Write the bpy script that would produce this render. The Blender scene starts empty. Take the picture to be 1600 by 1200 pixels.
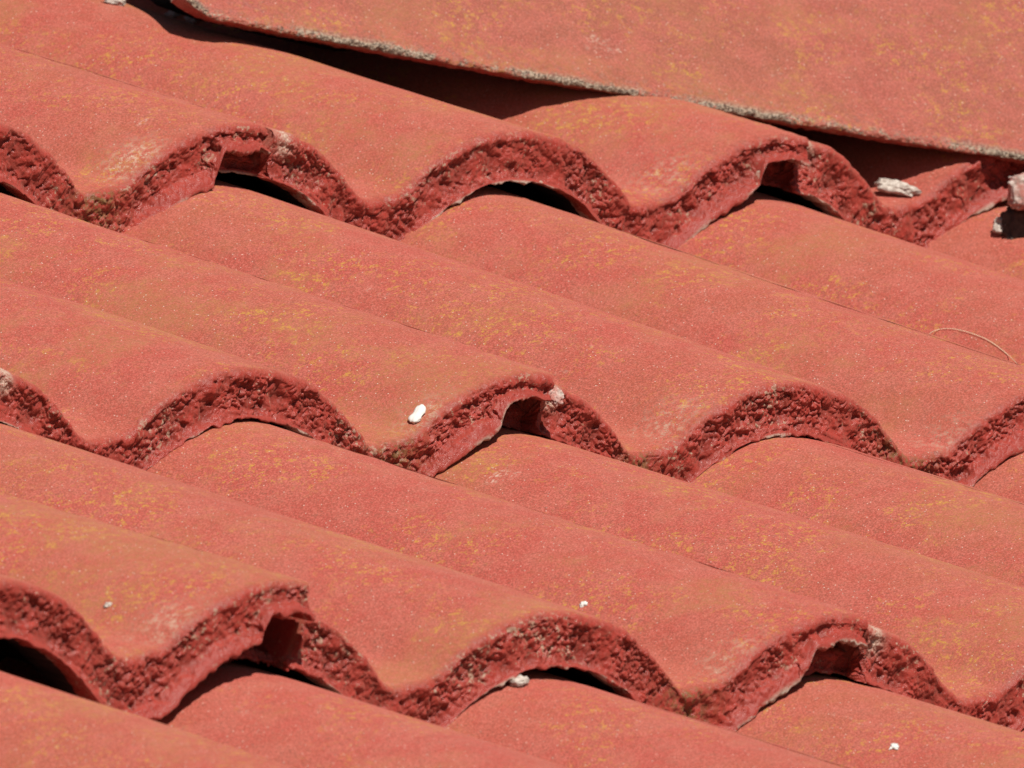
import bpy, math, random
import numpy as np
from mathutils import Matrix, Vector

scene = bpy.context.scene
COL = scene.collection
P = 0.15            # wave pitch of the tiles (m)
G = 0.32            # gauge: distance from row to row
S = 0.0266          # step down from row to row, measured square to the tile
RX = 1600.0
# ---- camera, solved from the photograph (tile frame: x along a row, y up the roof, z square to the tiles)
CA, CB, CR = 0.7658549969523927, -0.13554509646213783, 0.1556709021117096
CX, CY, CD, FPX = -0.2052584912225088, -0.3561916572566, 12.014642622621608, 50388.68839522773
fw = np.array([math.cos(CB)*math.cos(CA), math.cos(CB)*math.sin(CA), math.sin(CB)])
rt = np.cross(fw, [0, 0, 1]); rt /= np.linalg.norm(rt); up = np.cross(rt, fw)
r2 = rt*math.cos(CR)+up*math.sin(CR); u2 = -rt*math.sin(CR)+up*math.cos(CR)
# world vertical: the one that keeps the rows level and the camera upright
wv = np.array([0, -r2[2], r2[1]]); wv *= np.sign(wv[2]); wv /= np.linalg.norm(wv)
TH = math.atan2(wv[1], wv[2])      # pitch of a tile
W4 = Matrix.Rotation(TH, 4, 'X') if (Matrix.Rotation(TH, 4, 'X') @ Vector(wv))[2] > .9999 else Matrix.Rotation(-TH, 4, 'X')
HT = 5.0
W4 = Matrix.Translation((0, 0, HT)) @ W4
camM = Matrix(((r2[0], u2[0], -fw[0], CX-fw[0]*CD), (r2[1], u2[1], -fw[1], CY-fw[1]*CD), (r2[2], u2[2], -fw[2], -fw[2]*CD), (0, 0, 0, 1)))
cam = bpy.data.cameras.new('camera'); camo = bpy.data.objects.new('camera', cam); COL.objects.link(camo)
camo.matrix_world = W4 @ camM
cam.sensor_width = 36; cam.lens = FPX/RX*36; cam.clip_start = .5; cam.clip_end = 500
cam.dof.use_dof = True; cam.dof.focus_distance = CD+.10; cam.dof.aperture_fstop = 60
scene.camera = camo
scene.render.resolution_x = 1024; scene.render.resolution_y = 768

# ---- light
SUN_F = np.array([-0.27, -0.41, 0.86]); SUN_F /= np.linalg.norm(SUN_F)      # towards the sun, tile frame
sw = (W4.to_3x3() @ Vector(SUN_F)).normalized()
sun = bpy.data.lights.new('sun', 'SUN'); sun.energy = 4.9; sun.angle = math.radians(.5); sun.color = (1, .955, .88)
suno = bpy.data.objects.new('sun', sun); COL.objects.link(suno)
suno.rotation_euler = sw.to_track_quat('Z', 'Y').to_euler(); suno.location = (-2, -2, HT+6)
wd = bpy.data.worlds.new('World'); scene.world = wd; wd.use_nodes = True
wn = wd.node_tree; bg = wn.nodes['Background']
sky = wn.nodes.new('ShaderNodeTexSky'); sky.sky_type = 'NISHITA'; sky.sun_disc = False
sky.sun_elevation = math.asin(sw.z); sky.sun_rotation = math.atan2(sw.x, sw.y)
wn.links.new(sky.outputs[0], bg.inputs[0]); bg.inputs[1].default_value = .028
scene.view_settings.view_transform = 'Standard'; scene.view_settings.look = 'None'
scene.view_settings.exposure = 0; scene.view_settings.gamma = 1
scene.render.engine = 'CYCLES'

# ---- numpy noise
def _h(ix, iy, iz, s):
    n = (ix.astype(np.uint32)*np.uint32(374761393) + iy.astype(np.uint32)*np.uint32(668265263)
         + iz.astype(np.uint32)*np.uint32(2147483647) + np.uint32(s*974711+13))
    n ^= n >> np.uint32(13); n *= np.uint32(1274126177); n ^= n >> np.uint32(16); n *= np.uint32(2246822519); n ^= n >> np.uint32(13)
    return (n & np.uint32(0xffffff)).astype(np.float64)/0xffffff
def vnoise(p, s=0):
    i = np.floor(p).astype(np.int64); f = p-i; f = f*f*f*(f*(f*6-15)+10)
    r = 0
    for a in (0, 1):
        for b in (0, 1):
            for c in (0, 1):
                w = (f[:, 0] if a else 1-f[:, 0])*(f[:, 1] if b else 1-f[:, 1])*(f[:, 2] if c else 1-f[:, 2])
                r = r+w*_h(i[:, 0]+a, i[:, 1]+b, i[:, 2]+c, s)
    return r*2-1
def fbm(p, sc, o=3, s=0, g=.5):
    r = 0; a = 1
    q = p/sc+np.array([17.3, 5.1, 9.7])
    for k in range(o):
        r = r+a*vnoise(q, s+k); q = q*2.03+7.7; a *= g
    return r
def worley(p, sc, s=0):
    q = p/sc+31.7; i = np.floor(q).astype(np.int64); best = np.full(len(q), 9.); sec = np.full(len(q), 9.)
    for a in (-1, 0, 1):
        for b in (-1, 0, 1):
            for c in (-1, 0, 1):
                x, y, z = i[:, 0]+a, i[:, 1]+b, i[:, 2]+c
                d = (x+_h(x, y, z, s)-q[:, 0])**2+(y+_h(x, y, z, s+1)-q[:, 1])**2+(z+_h(x, y, z, s+2)-q[:, 2])**2
                m = d < best; sec = np.where(m, best, np.minimum(sec, d)); best = np.where(m, d, best)
    return np.sqrt(best), np.sqrt(sec)
def sstep(a, b, x):
    t = np.clip((x-a)/(b-a), 0, 1); return t*t*(3-2*t)

# ---- materials
class NT:
    def __init__(s, name):
        s.m = bpy.data.materials.new(name); s.m.use_nodes = True; s.t = s.m.node_tree; s.p = s.t.nodes['Principled BSDF']
    def n(s, typ, **kw):
        n = s.t.nodes.new(typ)
        for k, v in kw.items(): setattr(n, k, v)
        return n
    def l(s, a, b): s.t.links.new(a, b)
    def val(s, sock, v):
        if hasattr(v, 'is_linked'): s.l(v, sock)
        else: sock.default_value = v
    def math(s, op, a, b=0., c=None, clamp=False):
        n = s.n('ShaderNodeMath', operation=op, use_clamp=clamp); s.val(n.inputs[0], a); s.val(n.inputs[1], b)
        if c is not None: s.val(n.inputs[2], c)
        return n.outputs[0]
    def ramp(s, x, a, b, lo=0., hi=1.):
        n = s.n('ShaderNodeMapRange', interpolation_type='SMOOTHSTEP'); s.l(x, n.inputs[0])
        n.inputs[1].default_value = a; n.inputs[2].default_value = b; n.inputs[3].default_value = lo; n.inputs[4].default_value = hi
        return n.outputs[0]
    def mix(s, f, a, b):
        n = s.n('ShaderNodeMix', data_type='RGBA'); s.val(n.inputs[0], f)
        for i, v in ((6, a), (7, b)):
            if hasattr(v, 'is_linked'): s.l(v, n.inputs[i])
            else: n.inputs[i].default_value = (*v, 1)
        return n.outputs[2]
    def noise(s, vec, mm, detail=2., rough=.5, dist=0., off=0.):
        if off:
            v = s.n('ShaderNodeVectorMath', operation='ADD'); s.l(vec, v.inputs[0]); v.inputs[1].default_value = (off, off*.7, -off*.4); vec = v.outputs[0]
        n = s.n('ShaderNodeTexNoise'); s.l(vec, n.inputs['Vector']); n.inputs['Scale'].default_value = 1000./mm
        n.inputs['Detail'].default_value = detail; n.inputs['Roughness'].default_value = rough; n.inputs['Distortion'].default_value = dist
        return n.outputs[0]
    def vor(s, vec, mm, feature='F1', out=0):
        n = s.n('ShaderNodeTexVoronoi', feature=feature); s.l(vec, n.inputs['Vector']); n.inputs['Scale'].default_value = 1000./mm
        return n.outputs[out]
    def attr(s, name):
        n = s.n('ShaderNodeAttribute', attribute_name=name); return n.outputs['Fac']

def paint_material(name, cap=False):
    k = NT(name)
    pos = k.n('ShaderNodeNewGeometry').outputs['Position']
    face = k.attr('face'); lip = k.attr('lip'); crev = k.attr('crevice')
    big = k.noise(pos, 70, 3, .55); mid = k.noise(pos, 14, 4, .6, off=.31); sm = k.noise(pos, 3.2, 4, .65, off=.77); fine = k.noise(pos, 1.1, 3, .7, off=1.3)
    red, org = (.49, .078, .056), (.45, .112, .060)
    if cap: red, org = (.43, .086, .060), (.35, .112, .054)
    pinky = (.52, .130, .092)
    c = k.mix(k.math('MULTIPLY', k.ramp(big, .40, .66), .7), red, org)
    c = k.mix(k.math('MULTIPLY', k.ramp(mid, .40, .64), .7), c, pinky)
    # grime dulling in soft blotches and at grain scale
    c = k.mix(k.math('MULTIPLY', k.ramp(sm, .48, .72), .42), c, (.36, .135, .085))
    g1 = k.noise(pos, .75, 3, .8, off=4.1)
    c = k.mix(k.math('MULTIPLY', k.ramp(g1, .50, .60), .75), c, (.27, .085, .055))
    c = k.mix(k.math('MULTIPLY', k.ramp(g1, .49, .39), .65), c, (.66, .22, .17))
    # yellow lichen film: clusters of small crusts
    cl = k.math('ADD', k.noise(pos, 46, 4, .62, off=2.1), k.math('MULTIPLY', k.attr('tone'), .05)); cr = k.noise(pos, 3.4, 5, .7, .4, off=2.9); cf = k.noise(pos, .9, 2, .6, off=3.7)
    lm = k.math('MULTIPLY', k.ramp(cl, .46, .64), k.ramp(cr, .52, .60))
    lm = k.math('MULTIPLY', lm, k.ramp(cf, .40, .58))
    film = k.math('MULTIPLY', k.ramp(k.math('ADD', k.noise(pos, 60, 4, .6, off=5.2), k.math('MULTIPLY', k.attr('tone'), .16)), .52, .70), .50)
    film = k.math('MULTIPLY', film, k.math('ADD', k.ramp(cr, .40, .60, .25, .9), k.ramp(g1, .42, .58, -.1, .45)))
    top = k.math('SUBTRACT', 1., face, clamp=True)
    c = k.mix(k.math('MULTIPLY', film, top), c, (.42, .18, .07))
    c = k.mix(k.math('MULTIPLY', k.math('MULTIPLY', lm, .8), top), c, (.58, .33, .05))
    # pale scuffs and mineral specks
    sc = k.math('MULTIPLY', k.ramp(k.noise(pos, 24, 3, .55, off=7.1), .68, .80), k.ramp(k.noise(pos, 1.8, 3, .7, off=6.4), .50, .62))
    c = k.mix(k.math('MULTIPLY', sc, .75), c, (.66, .50, .40))
    vc = k.n('ShaderNodeTexVoronoi'); k.l(pos, vc.inputs['Vector']); vc.inputs['Scale'].default_value = 1000/1.35
    sep = k.n('ShaderNodeSeparateColor'); k.l(vc.outputs['Color'], sep.inputs[0])
    spk = k.math('MULTIPLY', k.ramp(vc.outputs['Distance'], .24, .15), k.ramp(sep.outputs[0], .86, .92))
    c = k.mix(k.math('MULTIPLY', spk, .85), c, (.86, .66, .56))
    dk = k.math('MULTIPLY', k.ramp(vc.outputs['Distance'], .26, .16), k.ramp(sep.outputs[1], .94, .97))
    c = k.mix(k.math('MULTIPLY', dk, .6), c, (.12, .05, .035))
    sf = k.math('MULTIPLY', k.attr('scuff'), k.ramp(k.math('ADD', k.math('MULTIPLY', g1, .5), k.math('MULTIPLY', sm, .5)), .50, .57))
    c = k.mix(k.math('MULTIPLY', sf, .85), c, (.70, .54, .40))
    # the rough front edge: thick oxide red paint, darker in its pits, bare aggregate where it has worn off
    fr = k.mix(k.ramp(sm, .40, .66), (.42, .048, .033), (.35, .050, .033))
    fr = k.mix(k.math('MULTIPLY', k.ramp(k.noise(pos, 9, 3, .6, off=4.4), .5, .7), .6), fr, (.44, .070, .050))
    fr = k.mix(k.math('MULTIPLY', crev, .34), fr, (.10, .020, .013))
    bare = k.ramp(k.math('ADD', k.noise(pos, 2.4, 4, .7, off=8.3), k.math('MULTIPLY', k.ramp(k.noise(pos, 22, 2, .5, off=9.1), .40, .68), .12)), .66, .71)
    band = k.attr('band')
    fr = k.mix(k.math('MULTIPLY', k.math('MULTIPLY', bare, .85), k.math('SUBTRACT', 1., band, clamp=True)), fr, k.mix(k.noise(pos, 1.2, 2, .6, off=3.3), (.30, .17, .10), (.62, .45, .33)))
    fr = k.mix(k.math('MULTIPLY', band, .6), fr, (.40, .058, .043))
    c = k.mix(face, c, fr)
    lb = k.noise(pos, 3.2, 4, .7, off=5.9); lz = k.noise(pos, 34, 2, .5, off=6.6)
    lm2 = k.ramp(k.math('ADD', k.math('ADD', k.math('MULTIPLY', lb, .6), k.math('MULTIPLY', g1, .4)), k.math('MULTIPLY', k.ramp(lz, .42, .66), .22)), *( (.50, .60) if cap else (.57, .67)))
    lm2 = k.math('MULTIPLY', lm2, lip)
    gr = k.mix(k.ramp(k.noise(pos, 1.1, 3, .8, off=2.2), .42, .60), (.12, .07, .045), (.54, .42, .31)) if cap else k.mix(k.noise(pos, 1.4, 3, .7, off=2.2), (.30, .19, .13), (.72, .60, .50))
    c = k.mix(lm2, c, gr)
    chp = k.math('MULTIPLY', k.attr('chip'), k.ramp(k.math('ADD', k.math('MULTIPLY', lb, .6), k.math('MULTIPLY', g1, .4)), .40, .50))
    c = k.mix(k.math('MULTIPLY', chp, .85), c, k.mix(k.ramp(g1, .4, .6), (.46, .28, .20), (.74, .60, .48)))
    moss = k.math('MULTIPLY', k.attr('moss'), k.ramp(k.noise(pos, 2.6, 4, .7, off=9.9), .45, .58))
    c = k.mix(k.math('MULTIPLY', moss, .8), c, (.20, .13, .045))
    k.l(c, k.p.inputs['Base Color'])
    k.p.inputs['Roughness'].default_value = .62
    rg = k.ramp(fine, .35, .65, .38, .70); k.l(k.math('SUBTRACT', rg, k.math('MULTIPLY', face, .16)), k.p.inputs['Roughness'])
    k.p.inputs['Specular IOR Level'].default_value = .42; k.l(k.math('SUBTRACT', 1., k.math('MULTIPLY', face, .5)), k.p.inputs['Diffuse Roughness'])
    k.p.inputs['Sheen Weight'].default_value = .12; k.p.inputs['Sheen Roughness'].default_value = .5; k.p.inputs['Sheen Tint'].default_value = (1, .8, .65, 1)
    h = k.math('ADD', k.math('MULTIPLY', g1, .55), k.math('MULTIPLY', k.noise(pos, .6, 2, .6, off=1.9), .35))
    h = k.math('ADD', h, k.math('MULTIPLY', spk, .4)); h = k.math('ADD', h, k.math('MULTIPLY', sm, .5))
    b = k.n('ShaderNodeBump'); b.inputs['Strength'].default_value = 1.0; b.inputs['Distance'].default_value = .0005
    k.l(h, b.inputs['Height']); k.l(b.outputs[0], k.p.inputs['Normal'])
    return k.m
def mortar_material(name, a, b, red=.0):
    k = NT(name); pos = k.n('ShaderNodeNewGeometry').outputs['Position']
    n1 = k.noise(pos, 2.2, 4, .7); n2 = k.noise(pos, .9, 3, .7, off=1.)
    c = k.mix(k.ramp(n1, .38, .62), a, b)
    c = k.mix(k.math('MULTIPLY', k.ramp(n2, .56, .7), .6), c, (.16, .12, .10))
    if red: c = k.mix(k.math('MULTIPLY', k.ramp(k.noise(pos, 6, 3, .6, off=2.), .5-.2*red, .62), red), c, (.52, .15, .12))
    k.l(c, k.p.inputs['Base Color']); k.p.inputs['Roughness'].default_value = .9
    bp = k.n('ShaderNodeBump'); bp.inputs['Strength'].default_value = .7; bp.inputs['Distance'].default_value = .0006
    k.l(n2, bp.inputs['Height']); k.l(bp.outputs[0], k.p.inputs['Normal'])
    return k.m
def plain(name, col, rough=.8):
    k = NT(name); pos = k.n('ShaderNodeNewGeometry').outputs['Position']
    c = k.mix(k.noise(pos, 1.5, 3, .6), tuple(v*.9 for v in col), col)
    k.l(c, k.p.inputs['Base Color']); k.p.inputs['Roughness'].default_value = rough
    return k.m
M_TILE = paint_material('weathered_red_paint')
M_CAP = paint_material('weathered_cap_paint', True)
M_MORT = mortar_material('pale_mortar', (.42, .34, .29), (.66, .58, .51))
M_MORTR = mortar_material('paint_stained_mortar', (.42, .33, .28), (.66, .56, .50), .8)
M_UNDER = plain('shade_dark_underside', (.028, .018, .015), .95)  # shade put into the colour: undersides near black so the gaps read dark
M_BED = mortar_material('shade_dark_mortar', (.05, .035, .03), (.10, .07, .055))  # mortar with shade put into its colour, for places under an overhang
M_DECK = plain('light_block_dark', (.035, .03, .028), .95)
M_WHITE = plain('chalky_white', (.82, .79, .74), .85)
M_STRAW = plain('dry_straw', (.88, .74, .52), .5)

# ---- mesh helper
def grid_normals(V):
    du = np.gradient(V, axis=0); dv = np.gradient(V, axis=1)
    n = np.cross(du, dv); n /= np.linalg.norm(n, axis=2, keepdims=True)+1e-12
    return n
def make_mesh(name, verts, faces, mat, attrs=None, normals=None, smooth=True):
    me = bpy.data.meshes.new(name); nv = len(verts); nf = len(faces); w = faces.shape[1]
    me.vertices.add(nv); me.vertices.foreach_set('co', np.ascontiguousarray(verts, dtype=np.float32).ravel())
    me.loops.add(nf*w); me.loops.foreach_set('vertex_index', np.ascontiguousarray(faces, dtype=np.int32).ravel())
    me.polygons.add(nf); me.polygons.foreach_set('loop_start', np.arange(nf, dtype=np.int32)*w)
    me.update(calc_edges=True); me.validate()
    me.polygons.foreach_set('use_smooth', np.full(len(me.polygons), smooth)); me.materials.append(mat)
    for k, v in (attrs or {}).items():
        a = me.attributes.new(k, 'FLOAT', 'POINT'); a.data.foreach_set('value', np.ascontiguousarray(v, dtype=np.float32))
    if normals is not None: me.normals_split_custom_set_from_vertices(normals.tolist())
    return me
def link(name, me, parent=None, mw=None):
    o = bpy.data.objects.new(name, me); COL.objects.link(o)
    if parent is not None: o.parent = parent
    if mw is not None: o.matrix_world = mw
    return o
def tag(o, label=None, cat=None, group=None, kind=None):
    for k, v in (('label', label), ('category', cat), ('group', group), ('kind', kind)):
        if v: o[k] = v
    return o
def strip(name, V, N, attrs, i0, i1, mat, parent, flip=False):
    """a band of section rows i0..i1 (inclusive) of the grid V[row, column]"""
    sub = V[i0:i1+1]; a, b = sub.shape[:2]
    idx = np.arange(a*b).reshape(a, b)
    q = np.stack([idx[:-1, :-1], idx[:-1, 1:], idx[1:, 1:], idx[1:, :-1]], -1).reshape(-1, 4)
    if flip: q = q[:, ::-1]
    me = make_mesh(name, sub.reshape(-1, 3), q, mat, {k: v[i0:i1+1].ravel() for k, v in attrs.items()}, N[i0:i1+1].reshape(-1, 3))
    return link(name, me, parent)

# ---- tile profile
F = [-1.1177e-05, -0.00206, -6.85e-05, .00068, -8.6e-05, -.000434]
TC = -.00203
def ztop(X):
    d = np.abs(X-np.round(X)); s = np.clip(1-np.log1p(np.exp((1-d/(.5-.0745))*34))/34, 0, 1)
    z = .0269*(1-s**2.217)
    # ease the pan corner a touch
    for k in range(3): z = z+F[2*k]*np.cos(2*np.pi*(k+1)*X)+F[2*k+1]*np.sin(2*np.pi*(k+1)*X)
    return z
J = .06; NOTCH = -.10; LEN = .405
def build_tile(row, xc, off, label, seed, notch=NOTCH, over=.0098, hole=0., res=.00042, cutx=None, chip=None, lipout=.0034, moss=(), far=False, tilt=.012, roll=0., jx=0., ex=0., tone=0.):
    """one tile with two waves, from the joint at crest xc to the joint at crest xc+2"""
    dx, dy, dz, dt = off
    J = .06+jx
    rng = np.random.RandomState(seed)
    if far: res = .0016
    xa, xb = xc-.225, (xc+2.06+ex if cutx is None else cutx)
    xs = np.arange(xa, xb, res/P)
    dense = [xc+J]+([xc+2+notch] if cutx is None else [])
    if hole: xs = np.concatenate([xs, np.arange(xc+J, xc+J+.12, .0015)])
    for d in dense: xs = np.concatenate([xs, np.linspace(d-.012, d+.012, 18)])
    xs = np.unique(np.round(np.concatenate([xs, [xa, xb]]), 6)); m = len(xs)
    t = .0238+dt+TC*np.cos(2*np.pi*xs)
    z = ztop(xs)
    wob = fbm(np.stack([xs*P, 0*xs, 0*xs+seed], 1), .03, 2, seed)
    # section rows: [top back ... top front][arc][face][lip][underside]
    ytop = np.concatenate([np.linspace(LEN, .05, 12 if far else 40), np.linspace(.05, .006, 8 if far else 50)[1:]])
    nT = len(ytop); nA = 4 if far else 14; nF = 8 if far else 44; nL = 5 if far else 18; nB = 10
    R = .0042
    Y = []; Z = []; FA = []; LP = []
    # shelf (left, lowered under the neighbour) and overhang (right, raised underside)
    jit = .004*fbm(np.stack([xs*0+seed, xs*0, xs*P], 1), .004, 2, seed)
    shelf = 1-sstep(xc+J+.001, xc+J+.006, xs)
    D = shelf*(over+.0016); Dh = D
    if hole:
        hw = fbm(np.stack([xs*P, 0*xs, 0*xs+3.3], 1), .004, 3, seed+90)
        Dh = np.maximum(D, .0165*(1-sstep(xc+J+.012, xc+J+.048, xs+.012*hw))*(1+.12*hw))
    oh = sstep(xc+2+notch-.006, xc+2+notch+.040, xs+.008*wob) if cutx is None else xs*0
    U = oh*(t-over-.0006*np.sin((xs-xc-2)*45+seed)-.0005*wob)
    under = 1-sstep(xc+J-.012, xc+J-.002, xs); z0 = z-Dh; z00 = z-D; hn = .006*fbm(np.stack([xs*P, 0*xs+1, 0*xs], 1), .005, 2, seed+91) if hole else 0; zb = z-t+U
    th_ = z0-zb
    rec = shelf*.0085
    for y in ytop: Y.append(np.maximum(y, rec*.8+.0001*0+y*1.0)); wy = sstep(.016, .024, y+hn); kf = (1-wy)+wy*under*(1-sstep(.11, .12, y)); Z.append(z00+(z0-z00)*kf); FA.append(np.clip((z00-z0)*900, 0, 1)*kf); LP.append(0*xs)
    for k in range(1, nA+1):
        a = math.pi/2*k/nA
        Y.append(rec+.006*(1-k/nA)*.0+R*(1-math.sin(a))*1.0); Z.append(z0-R*.8*(1-math.cos(a))); FA.append(0*xs+min(1, (k/nA)**1.0*1.25)); LP.append(0*xs)
    jf = np.exp(-((xs-(xc+1.72))/.22)**2) if cutx is None else np.exp(-((xs-(xc+.93))/.2)**2)
    lh = np.minimum(.0019+.0042*jf, th_*.36)                       # height of the drip lip
    lo = lipout*(1-.5*shelf)*(1+.25*wob)*(.55+1.15*jf)
    zs, ze = z0-R*.8, zb+lh
    for k in range(1, nF+1):
        q = k/nF
        dish = .0009*np.sin(math.pi*min(1, q*1.0))**1.0*(1-.3*q)
        Y.append(rec+dish-lo*.55*sstep(.86, 1., q)); Z.append(zs+(ze-zs)*q); FA.append(0*xs+1); LP.append(0*xs)
    for k in range(1, nL+1):
        q = k/nL
        if q < .6:
            s_ = q/.6; Y.append(rec-lo*(.55+.45*math.sin(s_*math.pi/2))); Z.append(ze-lh*.72*s_)
            LP.append(0*xs+max(0., (s_-.55)/.45)*.9)
        else:
            s_ = (q-.6)/.4; Y.append(rec-lo*(1-.75*s_*s_)); Z.append(ze-lh*.72-lh*.28*math.sin(s_*math.pi/2)); LP.append(0*xs+1)
        FA.append(0*xs+1)
    iL = nT+nA+nF
    for k in range(1, nB+1):
        q = k/nB
        if q <= .3: yy, zz = .022*q/.3, zb+0*xs
        elif q <= .5: yy, zz = .022+.008*(q-.3)/.2, zb+(np.maximum(zb, z-.012)-zb)*(q-.3)/.2
        else: yy, zz = .030+(LEN-.030)*(q-.5)/.5, np.maximum(zb, z-.012)
        zz = np.minimum(zz, z0-.003)
        Y.append(rec+yy+0*xs); Z.append(zz); FA.append(0*xs+(1 if q < .3 else 1)); LP.append(0*xs+(1-q*3 if q < .3 else 0))
    Y = np.array(Y); Z = np.array(Z); FA = np.array(FA); LP = np.array(LP); X = np.broadcast_to(xs*P, Y.shape)
    V = np.stack([X, Y, Z], -1).astype(np.float64)
    N = grid_normals(V)
    # facing: outwards
    if N[3, m//2, 2] < 0: N = -N
    n = len(V)
    o3 = np.array([0, 0, seed*3.7])
    # --- relief
    body = np.arange(n)
    i0 = nT-6
    sel = slice(i0, iL+nL+2)
    pts = V[sel].reshape(-1, 3)+o3
    if not far:
        wp = np.stack([fbm(pts, .004, 2, seed+71+q) for q in range(3)], 1)
        pw = pts+wp*.0011
        w1, w2 = worley(pw, .0033, seed); v1, v2 = worley(pw+.3, .0017, seed+5)
        rg1 = np.clip((w2-w1)*2.4, 0, 1)**.6; rg2 = np.clip((v2-v1)*2.2, 0, 1)**.7
        patch = sstep(-.25, .45, fbm(pts, .013, 2, seed+9))
        f1 = fbm(pts, .009, 2, seed+2); f2 = fbm(pts, .0014, 2, seed+3)
        pit = sstep(.55, .80, fbm(pts, .0040, 2, seed+11))
        crack = sstep(.045, .0, np.abs(fbm(pts*np.array([1.2, 1., .45]), .010, 2, seed+15)))*sstep(.2, .5, fbm(pts, .02, 1, seed+17))
        d = .0010*f1+(.00035+.0007*patch)*(rg1-.75+.45*(.5-w1))+.00040*(.4+.7*patch)*(rg2-.75+.3*(.5-v1))+.0006*fbm(pts, .0030, 2, seed+77)+.00013*f2-.0010*pit-.0010*crack
    else:
        d = .0012*fbm(pts, .007, 2, seed+2); pit = crack = ridge = np.zeros(len(pts))+0.
    d = d.reshape(V[sel].shape[:2])
    fa = FA[sel]
    rows = np.arange(i0, i0+d.shape[0])
    amp = np.zeros(n)
    amp[:] = 0
    r_ = np.arange(n)
    amp = np.interp(r_, [nT-3, nT+nA*.5, nT+nA+3, iL-3, iL+3, iL+nL*.45, iL+nL-4, iL+nL+1, iL+nL+3], [0, .5, 1, 1, .32, .13, .45, .4, 0])
    dd = d*amp[sel][:, None]
    nf = N[sel].copy()
    # push mostly outwards through the front
    V[sel] += nf*dd[..., None]
    # crumbled upper arris and ragged lower edge
    er = fbm(np.stack([xs*P, 0*xs, 0*xs+seed*1.3], 1), .0055, 3, seed+31)
    er2 = sstep(.25, .75, fbm(np.stack([xs*P, 0*xs+2, 0*xs+seed], 1), .011, 3, seed+33))
    wtop = np.interp(r_, [nT-9, nT, nT+nA, nT+nA+24], [0, .6, 1, 0])
    V[..., 2] -= wtop[:, None]*(.0004*er+.0008*er2)*1.0; V[..., 1] += wtop[:, None]*(.0006*er2+.0003*er)
    wbot = np.interp(r_, [iL+nL*.3, iL+nL*.8, iL+nL+2, iL+nL+4], [0, 1, 1, 0])
    eb = fbm(np.stack([xs*P, 0*xs+5, 0*xs+seed*1.9], 1), .0050, 3, seed+41)
    rg_ = fbm(np.stack([xs*P, 0*xs+9, 0*xs+seed], 1), .0026, 3, seed+43)*np.clip(oh*4*(1-oh)+oh, 0, 1)
    V[..., 2] += wbot[:, None]*(.0011*rg_)[None, :]
    V[..., 2] += wbot[:, None]*(.0007*eb); V[..., 1] += wbot[:, None]*.0010*eb
    # the ragged end of the overhang at the joint, and chips out of it
    if cutx is None:
        e = sstep(xb-.02, xb, xs)
        rr = np.stack([0*Y.ravel(), Y.ravel()*1.0, Z.ravel()], 1)+o3
        V[..., 0] += (e[None, :]*.0016*fbm(rr, .006, 3, seed+51).reshape(Y.shape))
    if not far:
        e = np.exp(-((xs-(xc+J))/.014)**2)
        rr = np.stack([X.ravel(), Y.ravel(), Z.ravel()], 1)+o3
        V[..., 0] += (e[None, :]*.0014*fbm(rr, .005, 3, seed+53).reshape(Y.shape))*(Y < .35)
        e = np.exp(-((xs-(xc+2+notch))/.012)**2)
        V[..., 0] += (e[None, :]*.0018*fbm(rr, .004, 3, seed+57).reshape(Y.shape))*((r_ > nT+nA)[:, None] & (Y < .03))
    if chip:   # (x in periods, width, depth y, depth z) bites out of the front
        for (cx, cw, cyd, czd, q0, q1) in chip:
            g = np.exp(-((xs-cx)/cw)**2*(1+.6*er))
            wr = np.interp(r_, [nT-30+q0*1.0, nT+nA, iL+nL*q1, iL+nL+3], [0, 1, 1, 0])
            V[..., 1] += wr[:, None]*g*cyd; V[..., 2] += wr[:, None]*g*czd
    # gentle unevenness of the pressed top
    tp = np.stack([X[:nT].ravel(), Y[:nT].ravel()*.5, 0*X[:nT].ravel()+seed], 1)
    V[:nT, :, 2] += (.00045*fbm(tp, .05, 2, seed+61)+.00012*fbm(tp, .008, 2, seed+62)).reshape(nT, m)*sstep(0, .02, Y[:nT]-.004)
    N = grid_normals(V)
    if N[3, m//2, 2] < 0: N = -N
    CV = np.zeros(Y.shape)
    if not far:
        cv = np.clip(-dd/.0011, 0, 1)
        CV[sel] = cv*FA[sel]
    MO = np.zeros(Y.shape)
    for (mx, mw_) in moss: MO += np.exp(-((xs[None, :]-mx)/mw_)**2)*sstep(0, 1, FA)
    X0 = xc*P
    V[..., 0] -= X0
    BD = np.repeat(np.interp(np.arange(n), [iL-8, iL-1, iL+nL*.6, iL+nL*.85], [0, 1, 1, 0])[:, None], m, 1)
    SC = np.zeros(Y.shape); rs = np.random.RandomState(seed+500)
    for kk in range(int(math.floor(xa)), int(math.ceil(xb))+1):
        a1 = rs.uniform(.4, .9)*(rs.uniform() > .45); c1 = kk+.60+rs.uniform(-.05, .05); y1 = rs.uniform(.004, .016)
        SC += a1*np.exp(-((xs[None, :]-c1)/.075)**2-((Y-y1)/.011)**2)
    CH = np.exp(-((xs[None, :]-(xc+J+.040))/.026)**2)*np.interp(r_, [nT-3, nT+3, nT+nA+10, nT+nA+24], [0, 1, 1, 0])[:, None]*(0 if hole else 1)
    at = {'chip': CH, 'scuff': SC, 'tone': np.full(Y.shape, tone), 'band': BD, 'face': np.clip(FA, 0, 1), 'lip': np.clip(LP, 0, 1), 'crevice': CV, 'moss': np.clip(MO, 0, 1)}
    root = bpy.data.objects.new('pantile', None); COL.objects.link(root); root.empty_display_size = .05
    loc = Matrix.Translation((X0+dx, -row*G+dy, -row*S+dz)) @ Matrix.Rotation(-dz/.36+tilt, 4, 'X') @ Matrix.Rotation(-roll, 4, 'Y')
    root.matrix_world = W4 @ loc
    tag(root, label, 'roof tile', 'wavy red concrete tiles laid in overlapping rows')
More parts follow.
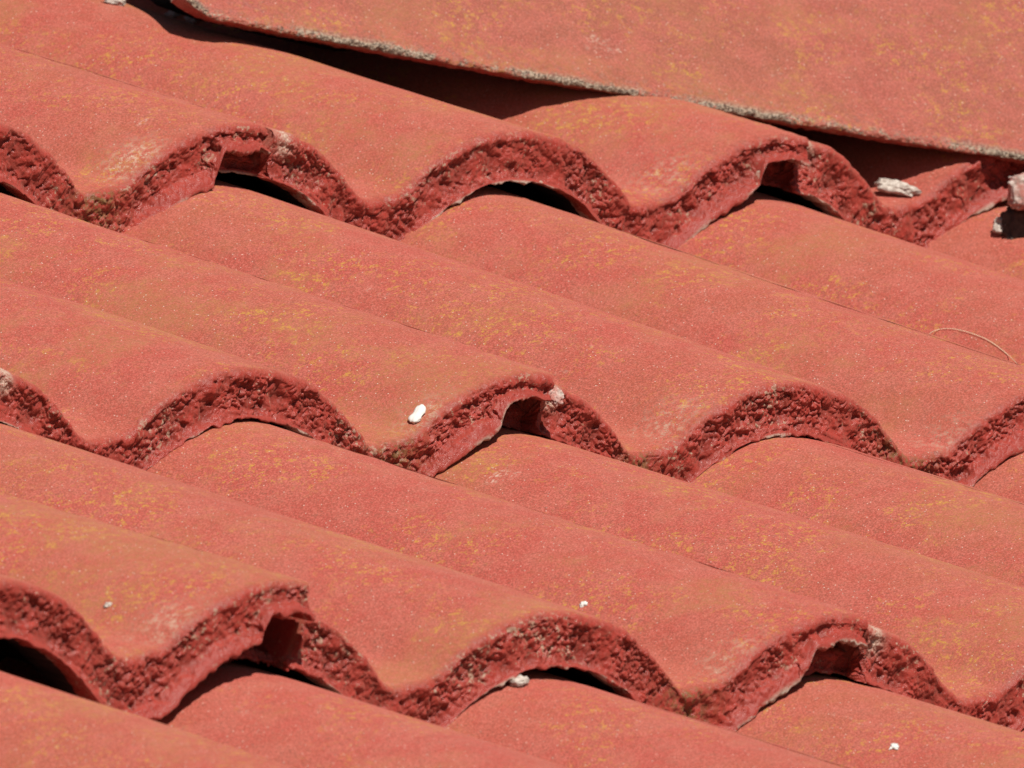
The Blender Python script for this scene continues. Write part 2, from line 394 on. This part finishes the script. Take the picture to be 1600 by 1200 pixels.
    # winding
    p00 = V[3, m//2]; cr_ = np.cross(V[3, m//2+1]-p00, V[4, m//2]-p00)
    flip = not (cr_[2] > 0)
    a = nT+nA//3
    # top skin, rough front edge, drip lip, underside
    strip('tile_surface', V, N, at, 0, a, M_TILE, root, flip)
    strip('front_edge', V, N, at, a, iL, M_TILE, root, flip)
    strip('drip_lip', V, N, at, iL, iL+nL, M_TILE, root, flip)
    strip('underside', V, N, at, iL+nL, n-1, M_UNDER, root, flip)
    # close the two long sides
    for nm, c0, fl in (('side', 0, False), ('side', m-1, True)):
        ring = V[:, c0]; k2 = len(ring); half = nT
        a_ = ring[:half]                          # along the top, back to front
        # pair each ring point of the lower part with a top point by parameter
        lowr = ring[half-1:][::-1]
        ta = np.linspace(0, 1, len(a_)); tb = np.linspace(0, 1, len(lowr))
        n_ = 60; tt = np.linspace(0, 1, n_)
        yt = np.interp(tt, [0, .12, 1], [LEN, .05, a_[-1, 1]])
        top_ = np.stack([np.full(n_, a_[0, 0]), yt, np.interp(-yt, -a_[:, 1], a_[:, 2])], 1)
        top_[:, 0] = np.interp(-yt, -a_[:, 1], a_[:, 0])
        front = ring[half-1:iL+nL+1]; und = ring[iL+nL:]
        z_u = np.interp(yt, und[:, 1], und[:, 2]); x_u = np.interp(yt, und[:, 1], und[:, 0])
        bot_ = np.stack([x_u, yt, z_u], 1)
        f_ = np.arange(n_-1); q = np.stack([f_, f_+1, f_+1+n_, f_+n_], 1)
        vs = np.concatenate([top_, bot_]); base = len(vs)
        cen = np.array([[front[:, 0].mean(), front[:, 1].max(), front[:, 2].mean()]])
        fv = np.concatenate([vs, front, cen]); k3 = len(front); ci = len(fv)-1
        tri = np.stack([base+np.arange(k3-1), base+np.arange(k3-1)+1, np.full(k3-1, ci), np.full(k3-1, ci)], 1)
        me = bpy.data.meshes.new(nm)
        fl_ = [tuple(x) for x in q]+[tuple(x[:3]) for x in tri]+[(n_-1, base, ci), (2*n_-1, ci, base+k3-1)]
        me.from_pydata([tuple(v) for v in fv], [], fl_); me.update(); me.materials.append(M_TILE)
        for k, v in (('face', .9), ('lip', .0), ('crevice', .3), ('moss', 0.)):
            at2 = me.attributes.new(k, 'FLOAT', 'POINT'); at2.data.foreach_set('value', np.full(len(fv), v, dtype=np.float32))
        link('tile_side', me, root)
    return root

# offsets (dx, dy, dz, dthickness) of the single tiles, in metres, from the photograph
T = build_tile
T(0, -2, (.0021, -.0007, .0032, .0005), 'top row tile at the left, its ragged right end hooked over the next tile', 11, over=.0100, moss=[(-.52, .08)], tilt=.026, ex=-.01, notch=-.16, tone=.25)
T(0, 0, (.0006, -.0037, .0030, -.0020), 'middle tile of the top row, running up under the flat cap tile', 12, over=.0105, tilt=.026, roll=.004, ex=-.02, notch=-.17, tone=.45)
T(0, 2, (-.0004, .0030, .0040, 0), 'cut tile ending the top row at right, half in the cap tile shadow', 13, cutx=2.985, tilt=.004, jx=-.010)
T(1, -3, (-.0011, -.0015, -.0030, -.0028), 'middle row tile carrying the white peanut-shaped dropping', 21, over=.0100, moss=[(-1.50, .09)], tilt=.017, ex=-.03, notch=-.19, tone=.55)
T(1, -1, (-.0051, .0045, -.0062, -.0020), 'middle row tile right of the broken joint, with a mossy patch at its edge', 22, moss=[(.42, .10), (-.55, .05)], tilt=.017, jx=-.003, tone=.2)
T(1, -5, (-.0011, -.0015, -.0030, 0), 'tile cut off by the left edge of the photo in the middle row', 24, tilt=.017, tone=.4)
T(1, 1, (-.0050, .0040, -.0062, 0), 'tile at the right edge with the curved straw and the loose crumb', 23, tilt=.017)
T(2, -6, (.0057, -.0038, .0095, -.0010), 'raised tile at lower left with wide black gaps under its front', 31, over=.0112, tilt=.020, ex=-.03, notch=-.15, tone=.9)
T(2, -4, (.0015, .0020, -.0020, -.0016), 'lower row tile with the pale mortar blob under its lip', 32, over=.0105, moss=[(-2.55, .08)], tilt=.011, jx=-.002, hole=1, ex=-.04, notch=-.20, tone=.35)
T(2, -2, (-.0031, .0004, -.0045, -.0010), 'lower row tile at right, its left end under a hooked broken tile end', 33, tilt=.001, jx=-.009, tone=.25)
T(2, 0, (-.0031, .0004, -.0045, 0), 'tile at the right edge of the lower row, only a bare corner showing', 34, tilt=.001)
T(3, -9, (0, 0, 0, 0), 'tile back in the bottom left corner of the photo', 41, far=True, tilt=.014, tone=.7)
T(3, -7, (.0005, 0, -.001, 0), 'tile back at the bottom edge just under the raised tile', 42, far=True, tilt=.013, tone=.5)
T(3, -5, (0, 0, -.0015, 0), 'tile back at the bottom edge just under the pale mortar blob', 43, far=True, tilt=.007, roll=-.008)
T(3, -3, (0, 0, -.002, 0), 'tile back at the bottom right with the small white lichen spot', 44, far=True, tilt=0, tone=.2)

# ---- unseen deck slab under the tiles, added to block light
def box(name, lo, hi, mat, parent=None, mw=None):
    v = [(x, y, z) for x in (lo[0], hi[0]) for y in (lo[1], hi[1]) for z in (lo[2], hi[2])]
    f = [(0, 1, 3, 2), (4, 6, 7, 5), (0, 4, 5, 1), (2, 3, 7, 6), (0, 2, 6, 4), (1, 5, 7, 3)]
    me = bpy.data.meshes.new(name); me.from_pydata(v, [], f); me.update(); me.materials.append(mat)
    return link(name, me, parent, mw)
deckrot = Matrix.Rotation(math.atan2(S, G), 4, 'X')
deck = box('light_block_deck', (-3, -1.5, -.075), (2.5, 1.2, -.045), M_DECK, None, W4 @ deckrot)
tag(deck, kind='structure')

# ---- hip cap: an angled cap tile whose near wing rests on the crests
def hip_cap(name, label, origin, along, phi, length, width, seed, thick=.011, start=0., res=.0008):
    """origin: point of the lower edge; along: direction down the hip (tile frame)"""
    a = np.array(along, float); a /= np.linalg.norm(a)
    inpl = np.cross([0, 0, 1], a); inpl /= np.linalg.norm(inpl)
    if inpl[1] < 0: inpl = -inpl
    e1 = inpl*math.cos(phi)+np.array([0, 0, 1])*math.sin(phi)      # up the near wing
    n1 = np.cross(a, e1); n1 *= np.sign(n1[2])
    e2 = inpl*math.cos(phi+.25)-np.array([0, 0, 1])*math.sin(phi+.25)  # down the far wing
    n2 = np.cross(a, e2); n2 *= np.sign(n2[2])
    ss = np.arange(start, start+length, res); m = len(ss)
    Rr = .010
    rows = []; fa = []; lp = []
    R = .0018
    # far wing edge -> ridge -> near wing -> edge face -> underside
    for w in np.linspace(width, .012, 14): rows.append((e1*width+e2*w, n2)); fa.append(0); lp.append(0)
    for w in np.linspace(width-.012, .02, 110): rows.append((e1*w, n1)); fa.append(0); lp.append(0)
    for w in np.linspace(.02, R, 22)[1:]: rows.append((e1*w, n1)); fa.append(0); lp.append(max(0, 1-(w-R)/.0036)*.75)
    for k in range(1, 13):
        t_ = math.pi/2*k/12; rows.append((e1*R*(1-math.sin(t_))-n1*R*(1-math.cos(t_)), n1*math.cos(t_)-e1*math.sin(t_))); fa.append(0); lp.append(1)
    for k in range(1, 9): rows.append((-n1*(R+(thick-R)*k/8)+e1*.010*k/8, -e1)); fa.append(1); lp.append(.3-.3*k/8)
    for w in np.linspace(.013, width-.012, 16): rows.append((e1*w-n1*thick, -n1)); fa.append(1); lp.append(0)
    for w in np.linspace(.012, width, 8): rows.append((e1*width+e2*w-n2*thick, -n2)); fa.append(1); lp.append(0)
    B = np.array([r[0] for r in rows]); NN = np.array([r[1] for r in rows]); n = len(rows)
    V = np.array(origin)[None, None]+B[:, None]+a[None, None]*ss[None, :, None]
    NB = np.broadcast_to(NN[:, None], V.shape)
    sm0 = start+length*.5
    V = V-np.array([0, 0, 1.])[None, None]*(.0033*(1-((ss-.04)/.26)**2))[None, :, None]
    pts = V.reshape(-1, 3)
    d = .0003*fbm(pts, .03, 2, seed)+.00018*fbm(pts, .004, 2, seed+1)
    iE = 14+110+21
    ed = np.interp(np.arange(n), [iE-20, iE-6, iE+20, iE+24], [0, 1, 1, 0])
    w1, _ = worley(pts, .0035, seed+4)
    rough = (.0006*fbm(pts, .0034, 4, seed+2, .7)+.0005*(.5-w1)).reshape(n, m)*ed[:, None]
    V = V+NB*(d.reshape(n, m)+rough)[..., None]
    # rounded, chipped corner at the upper end of the lower edge
    cr = .016; s0 = ss-start
    wv_ = np.interp(np.arange(n), np.arange(n), np.linalg.norm(B-0, axis=1))
    pull = np.clip(1-s0/cr, 0, 1)**2.2*.012
    loww = np.interp(np.arange(n), [iE-45, iE, n-30, n-10], [0, 1, 1, 0])
    V += (e1[None, None]*(pull[None, :]*loww[:, None])[..., None])
    N = grid_normals(V)
    if (N[60, m//2] @ n1) < 0: N = -N
    root = bpy.data.objects.new(name, None); COL.objects.link(root); root.empty_display_size = .05
    org = np.array(origin)+a*start
    root.matrix_world = W4 @ Matrix.Translation(org)
    V = V-org
    p0 = V[60, m//2]; flip = not (np.cross(V[60, m//2+1]-p0, V[61, m//2]-p0) @ n1 > 0)
    FA = np.repeat(np.array(fa, float)[:, None], m, 1); LP = np.repeat(np.array(lp, float)[:, None], m, 1)
    at = {'face': FA, 'lip': LP, 'crevice': 0*FA, 'moss': 0*FA, 'tone': 0*FA+.35}
    strip('cap_surface', V, N, at, 0, iE-3, M_CAP, root, flip)
    strip('worn_edge', V, N, at, iE-3, iE+20, M_CAP, root, flip)
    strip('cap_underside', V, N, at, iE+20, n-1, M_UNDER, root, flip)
    # end faces
    for c in (0, m-1):
        ring = V[:, c]; top_ = ring[:iE+12]; bot_ = ring[iE+12:]
        t1 = np.linspace(0, 1, len(top_)); t2 = np.linspace(0, 1, len(bot_)); tt = np.linspace(0, 1, 80)
        # both halves parametrised by distance along the wings
        A_ = top_[::-1]; B_ = bot_
        la = np.concatenate([[0], np.cumsum(np.linalg.norm(np.diff(A_, axis=0), axis=1))]); la /= la[-1]
        lb = np.concatenate([[0], np.cumsum(np.linalg.norm(np.diff(B_, axis=0), axis=1))]); lb /= lb[-1]
        vs = np.concatenate([np.stack([np.interp(tt, la, A_[:, k]) for k in range(3)], 1), np.stack([np.interp(tt, lb, B_[:, k]) for k in range(3)], 1)])
        f_ = np.arange(79); q = np.stack([f_, f_+1, f_+81, f_+80], 1)
        me = make_mesh('cap_end', vs, q, M_CAP, {'face': np.full(160, .2), 'lip': np.full(160, .8), 'crevice': np.zeros(160), 'moss': np.zeros(160)})
        link('cap_end', me, root)
    return root, a, e1, n1
AC = float(ztop(np.array([2.0]))[0])
CAP_O = (.300, .060, AC+.0086)
CAP_A = (1, -.55, -.054)
cap, ca, ce, cn = hip_cap('hip_cap', '', CAP_O, CAP_A, math.radians(30), .75, .21, 71, start=-.2080)
tag(cap, 'large flat red cap tile lying diagonally across the top right, its lower edge worn pale', 'cap tile')

# bedding mortar under the cap, set back to block light, shade put into its colour
def lump(name, center, size, mat, seed, sub=4, rough=.18, sc=.5, axes=None, flat=0., facet=True, waist=0.):
    import bmesh
    bm = bmesh.new(); bmesh.ops.create_icosphere(bm, subdivisions=sub, radius=1.)
    v = np.array([x.co[:] for x in bm.verts]); f = np.array([[w.index for w in x.verts] for x in bm.faces]); bm.free()
    rr_ = np.random.RandomState(seed)
    for q in range(14 if facet else 0):
        nn = rr_.normal(size=3); nn /= np.linalg.norm(nn); ex_ = v @ nn-rr_.uniform(.62, .85); v = v-np.clip(ex_, 0, None)[:, None]*nn*.92
    p = v*1.0
    d = fbm(p+seed*2.3, sc, 3, seed); w, _ = worley(p+seed, sc*.55, seed)
    v = v*(1+rough*d+rough*.9*(.5-w)+rough*.5*fbm(p+seed, sc*.25, 2, seed+4))[:, None]
    v = np.sign(v)*np.abs(v)**(1-flat*.3)
    if waist: v[:, 1:] *= (1-waist*np.exp(-((v[:, 0]+.1)/.28)**2))[:, None]; v[:, 1] *= 1-.18*v[:, 0]
    v = v*np.array(size)
    if axes is not None: v = v @ np.array(axes)
    me = make_mesh(name, v, f, mat)
    return link(name, me, None, W4 @ Matrix.Translation(center))
AX = np.array([ca, ce, cn])
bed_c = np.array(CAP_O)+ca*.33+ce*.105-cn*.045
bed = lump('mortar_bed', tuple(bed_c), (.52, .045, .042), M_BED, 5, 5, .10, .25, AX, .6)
tag(bed, 'bedding mortar coloured dark as shade, deep under the hip cap', 'mortar')

# ---- picking a point on the tiles under a pixel of the photograph
def ray(px, py):
    d = fw+r2*((px-800)/FPX)+u2*((600-py)/FPX); return np.array([CX, CY, 0])-fw*CD, d/np.linalg.norm(d)
dg = None
def hit(px, py):
    global dg
    if dg is None: bpy.context.view_layer.update(); dg = bpy.context.evaluated_depsgraph_get()
    o, d = ray(px, py); R3 = W4.to_3x3()
    ok, loc, nor, i, ob, mw = scene.ray_cast(dg, W4 @ Vector(o), (R3 @ Vector(d)).normalized())
    inv = W4.inverted()
    return np.array(inv @ loc), np.array(R3.inverted() @ nor)
def frame_at(n, turn=0.):
    n = n/np.linalg.norm(n); x = r2-n*(r2 @ n); x /= np.linalg.norm(x); y = np.cross(n, x)
    return np.array([x*math.cos(turn)+y*math.sin(turn), -x*math.sin(turn)+y*math.cos(turn), n])
def blob(name, px, py, size, mat, seed, label, cat, turn=0., rough=.2, sink=.3, flat=.3, sub=4, group=None, nrm=None, facet=True, waist=0.):
    p, n = hit(px, py)
    if nrm is not None: n = np.array(nrm, float)
    A = frame_at(n, turn)
    c = p+A[2]*size[2]*(1-sink)
    return tag(lump(name, tuple(c), size, mat, seed, sub, rough, .6, A, flat, facet, waist), label, cat, group)

bpy.context.view_layer.update()
BL = []
def later(*a, **k): BL.append((a, k))
later('bird_dropping', 654, 650, (.0048, .0026, .0014), M_WHITE, 3, 'bright white dropping, peanut shaped, stuck on the middle row left of the broken joint', 'dropping', turn=1.1, rough=.10, facet=False, waist=.24)
later('lichen_spot', 912, 945, (.0016, .0013, .0006), M_WHITE, 4, 'small white lichen spot above the arched front edge at lower centre', 'lichen', rough=.35)
later('lichen_spot', 1398, 1167, (.0020, .0024, .0005), M_WHITE, 6, 'small white lichen spot near the bottom edge at right', 'lichen', rough=.4)
later('lichen_spot', 169, 946, (.0014, .0015, .0004), M_MORT, 16, 'tan lichen spot on the raised tile at lower left', 'lichen', rough=.4)
later('mortar_crumb', 810, 1071, (.0044, .0030, .0022), M_MORT, 7, 'pale mortar blob squeezed out under the tile lip at the bottom centre', 'mortar', rough=.25)
later('mortar_crumb', 1561, 366, (.0034, .0044, .0034), M_MORT, 8, 'loose pale mortar crumb on red paint beside the broken tile end at right', 'mortar', rough=.28, nrm=(0, 0, 1), sink=.1)
later('mortar_crumb', 1398, 306, (.0090, .0036, .0030), M_MORT, 9, 'long pale mortar chunk in the tile valley just under the hip cap shadow', 'mortar', turn=-.2, rough=.28, nrm=(0, 0, 1), sink=.0)
later('mortar_crumb', 302, 34, (.0028, .0022, .0020), M_MORT, 10, 'white mortar crumb below the upper left corner of the hip cap', 'mortar', rough=.3)
later('mortar_crumb', 272, 25, (.0042, .0018, .0016), M_MORT, 14, 'thin mortar crumb just left of the white one below the hip cap corner', 'mortar', rough=.35)
later('mortar_crumb', 178, 7, (.0048, .0024, .0022), M_MORT, 15, 'pinkish mortar crumb at the top edge of the photo, left of the hip cap', 'mortar', rough=.35)
later('mortar_crumb', 864, 608, (.0030, .0022, .0042), M_MORTR, 17, 'grey mortar chip wedged in the broken joint of the middle row', 'mortar', rough=.3)
for a, k in BL: blob(*a, **k)

# broken lump of painted mortar at the right edge, standing on the row below
import bmesh
p, n = hit(1610, 366)
ch = bpy.data.objects.new('broken_mortar_piece', None); COL.objects.link(ch); ch.empty_display_size = .02
ch.matrix_world = W4 @ Matrix.Translation(tuple(p))
for nm, c_, sz, mt, sd in (('painted_top', r2*.004+u2*.0165-fw*.003, (.0125, .010, .0075), M_MORTR, 61), ('dark_base', r2*.004+u2*.003+fw*.006, (.015, .009, .0085), M_BED, 62)):  # base coloured near black to stand in for shade under the lump
    o_ = lump(nm, (0, 0, 0), sz, mt, sd, 5, .17, .35, np.array([r2, -fw, u2]), 1.7, False)
    o_.parent = ch; o_.matrix_parent_inverse = Matrix(); o_.matrix_basis = Matrix.Translation(tuple(c_))
tag(ch, 'pinkish painted lump over a base coloured as shade at the right edge, beside the loose crumb', 'mortar')
# straw
def tube(name, pts, rad, mat):
    pts = np.array(pts); n = len(pts); k = 6; vs = []
    for i in range(n):
        t_ = pts[min(i+1, n-1)]-pts[max(i-1, 0)]; t_ /= np.linalg.norm(t_)
        a = np.cross(t_, [0, 0, 1]); a /= np.linalg.norm(a); b = np.cross(t_, a)
        r = rad*(.65+.35*math.sin(math.pi*min(1, (i+.5)/n*1.0)))
        for j in range(k): vs.append(pts[i]+r*(a*math.cos(j*2*math.pi/k)+b*math.sin(j*2*math.pi/k)))
    f = [[i*k+j, i*k+(j+1) % k, (i+1)*k+(j+1) % k, (i+1)*k+j] for i in range(n-1) for j in range(k)]
    o = pts[0]
    me = make_mesh(name, np.array(vs)-o, np.array(f), mat)
    return link(name, me, None, W4 @ Matrix.Translation(tuple(o)))
px = [(1449, 525), (1456, 520), (1466, 516.5), (1480, 515.5), (1495, 517.5), (1512, 522), (1530, 528), (1547, 536), (1561, 546), (1573, 555), (1583, 564), (1590, 571)]
pts = []
for i, (x, y) in enumerate(px):
    p, n = hit(x, y); pts.append(p+np.array([0, 0, .0003+.0005*math.sin(math.pi*i/(len(px)-1))]))
pts = np.array(pts); tt = np.linspace(0, len(px)-1, 45)
sm_ = np.stack([np.interp(tt, np.arange(len(px)), pts[:, k]) for k in range(3)], 1)
for _ in range(6): sm_[1:-1] = (sm_[:-2]+2*sm_[1:-1]+sm_[2:])/4
tag(tube('straw', sm_, .00015, M_STRAW), 'thin curved pale straw lying on the tile at the right edge of the photo', 'straw')
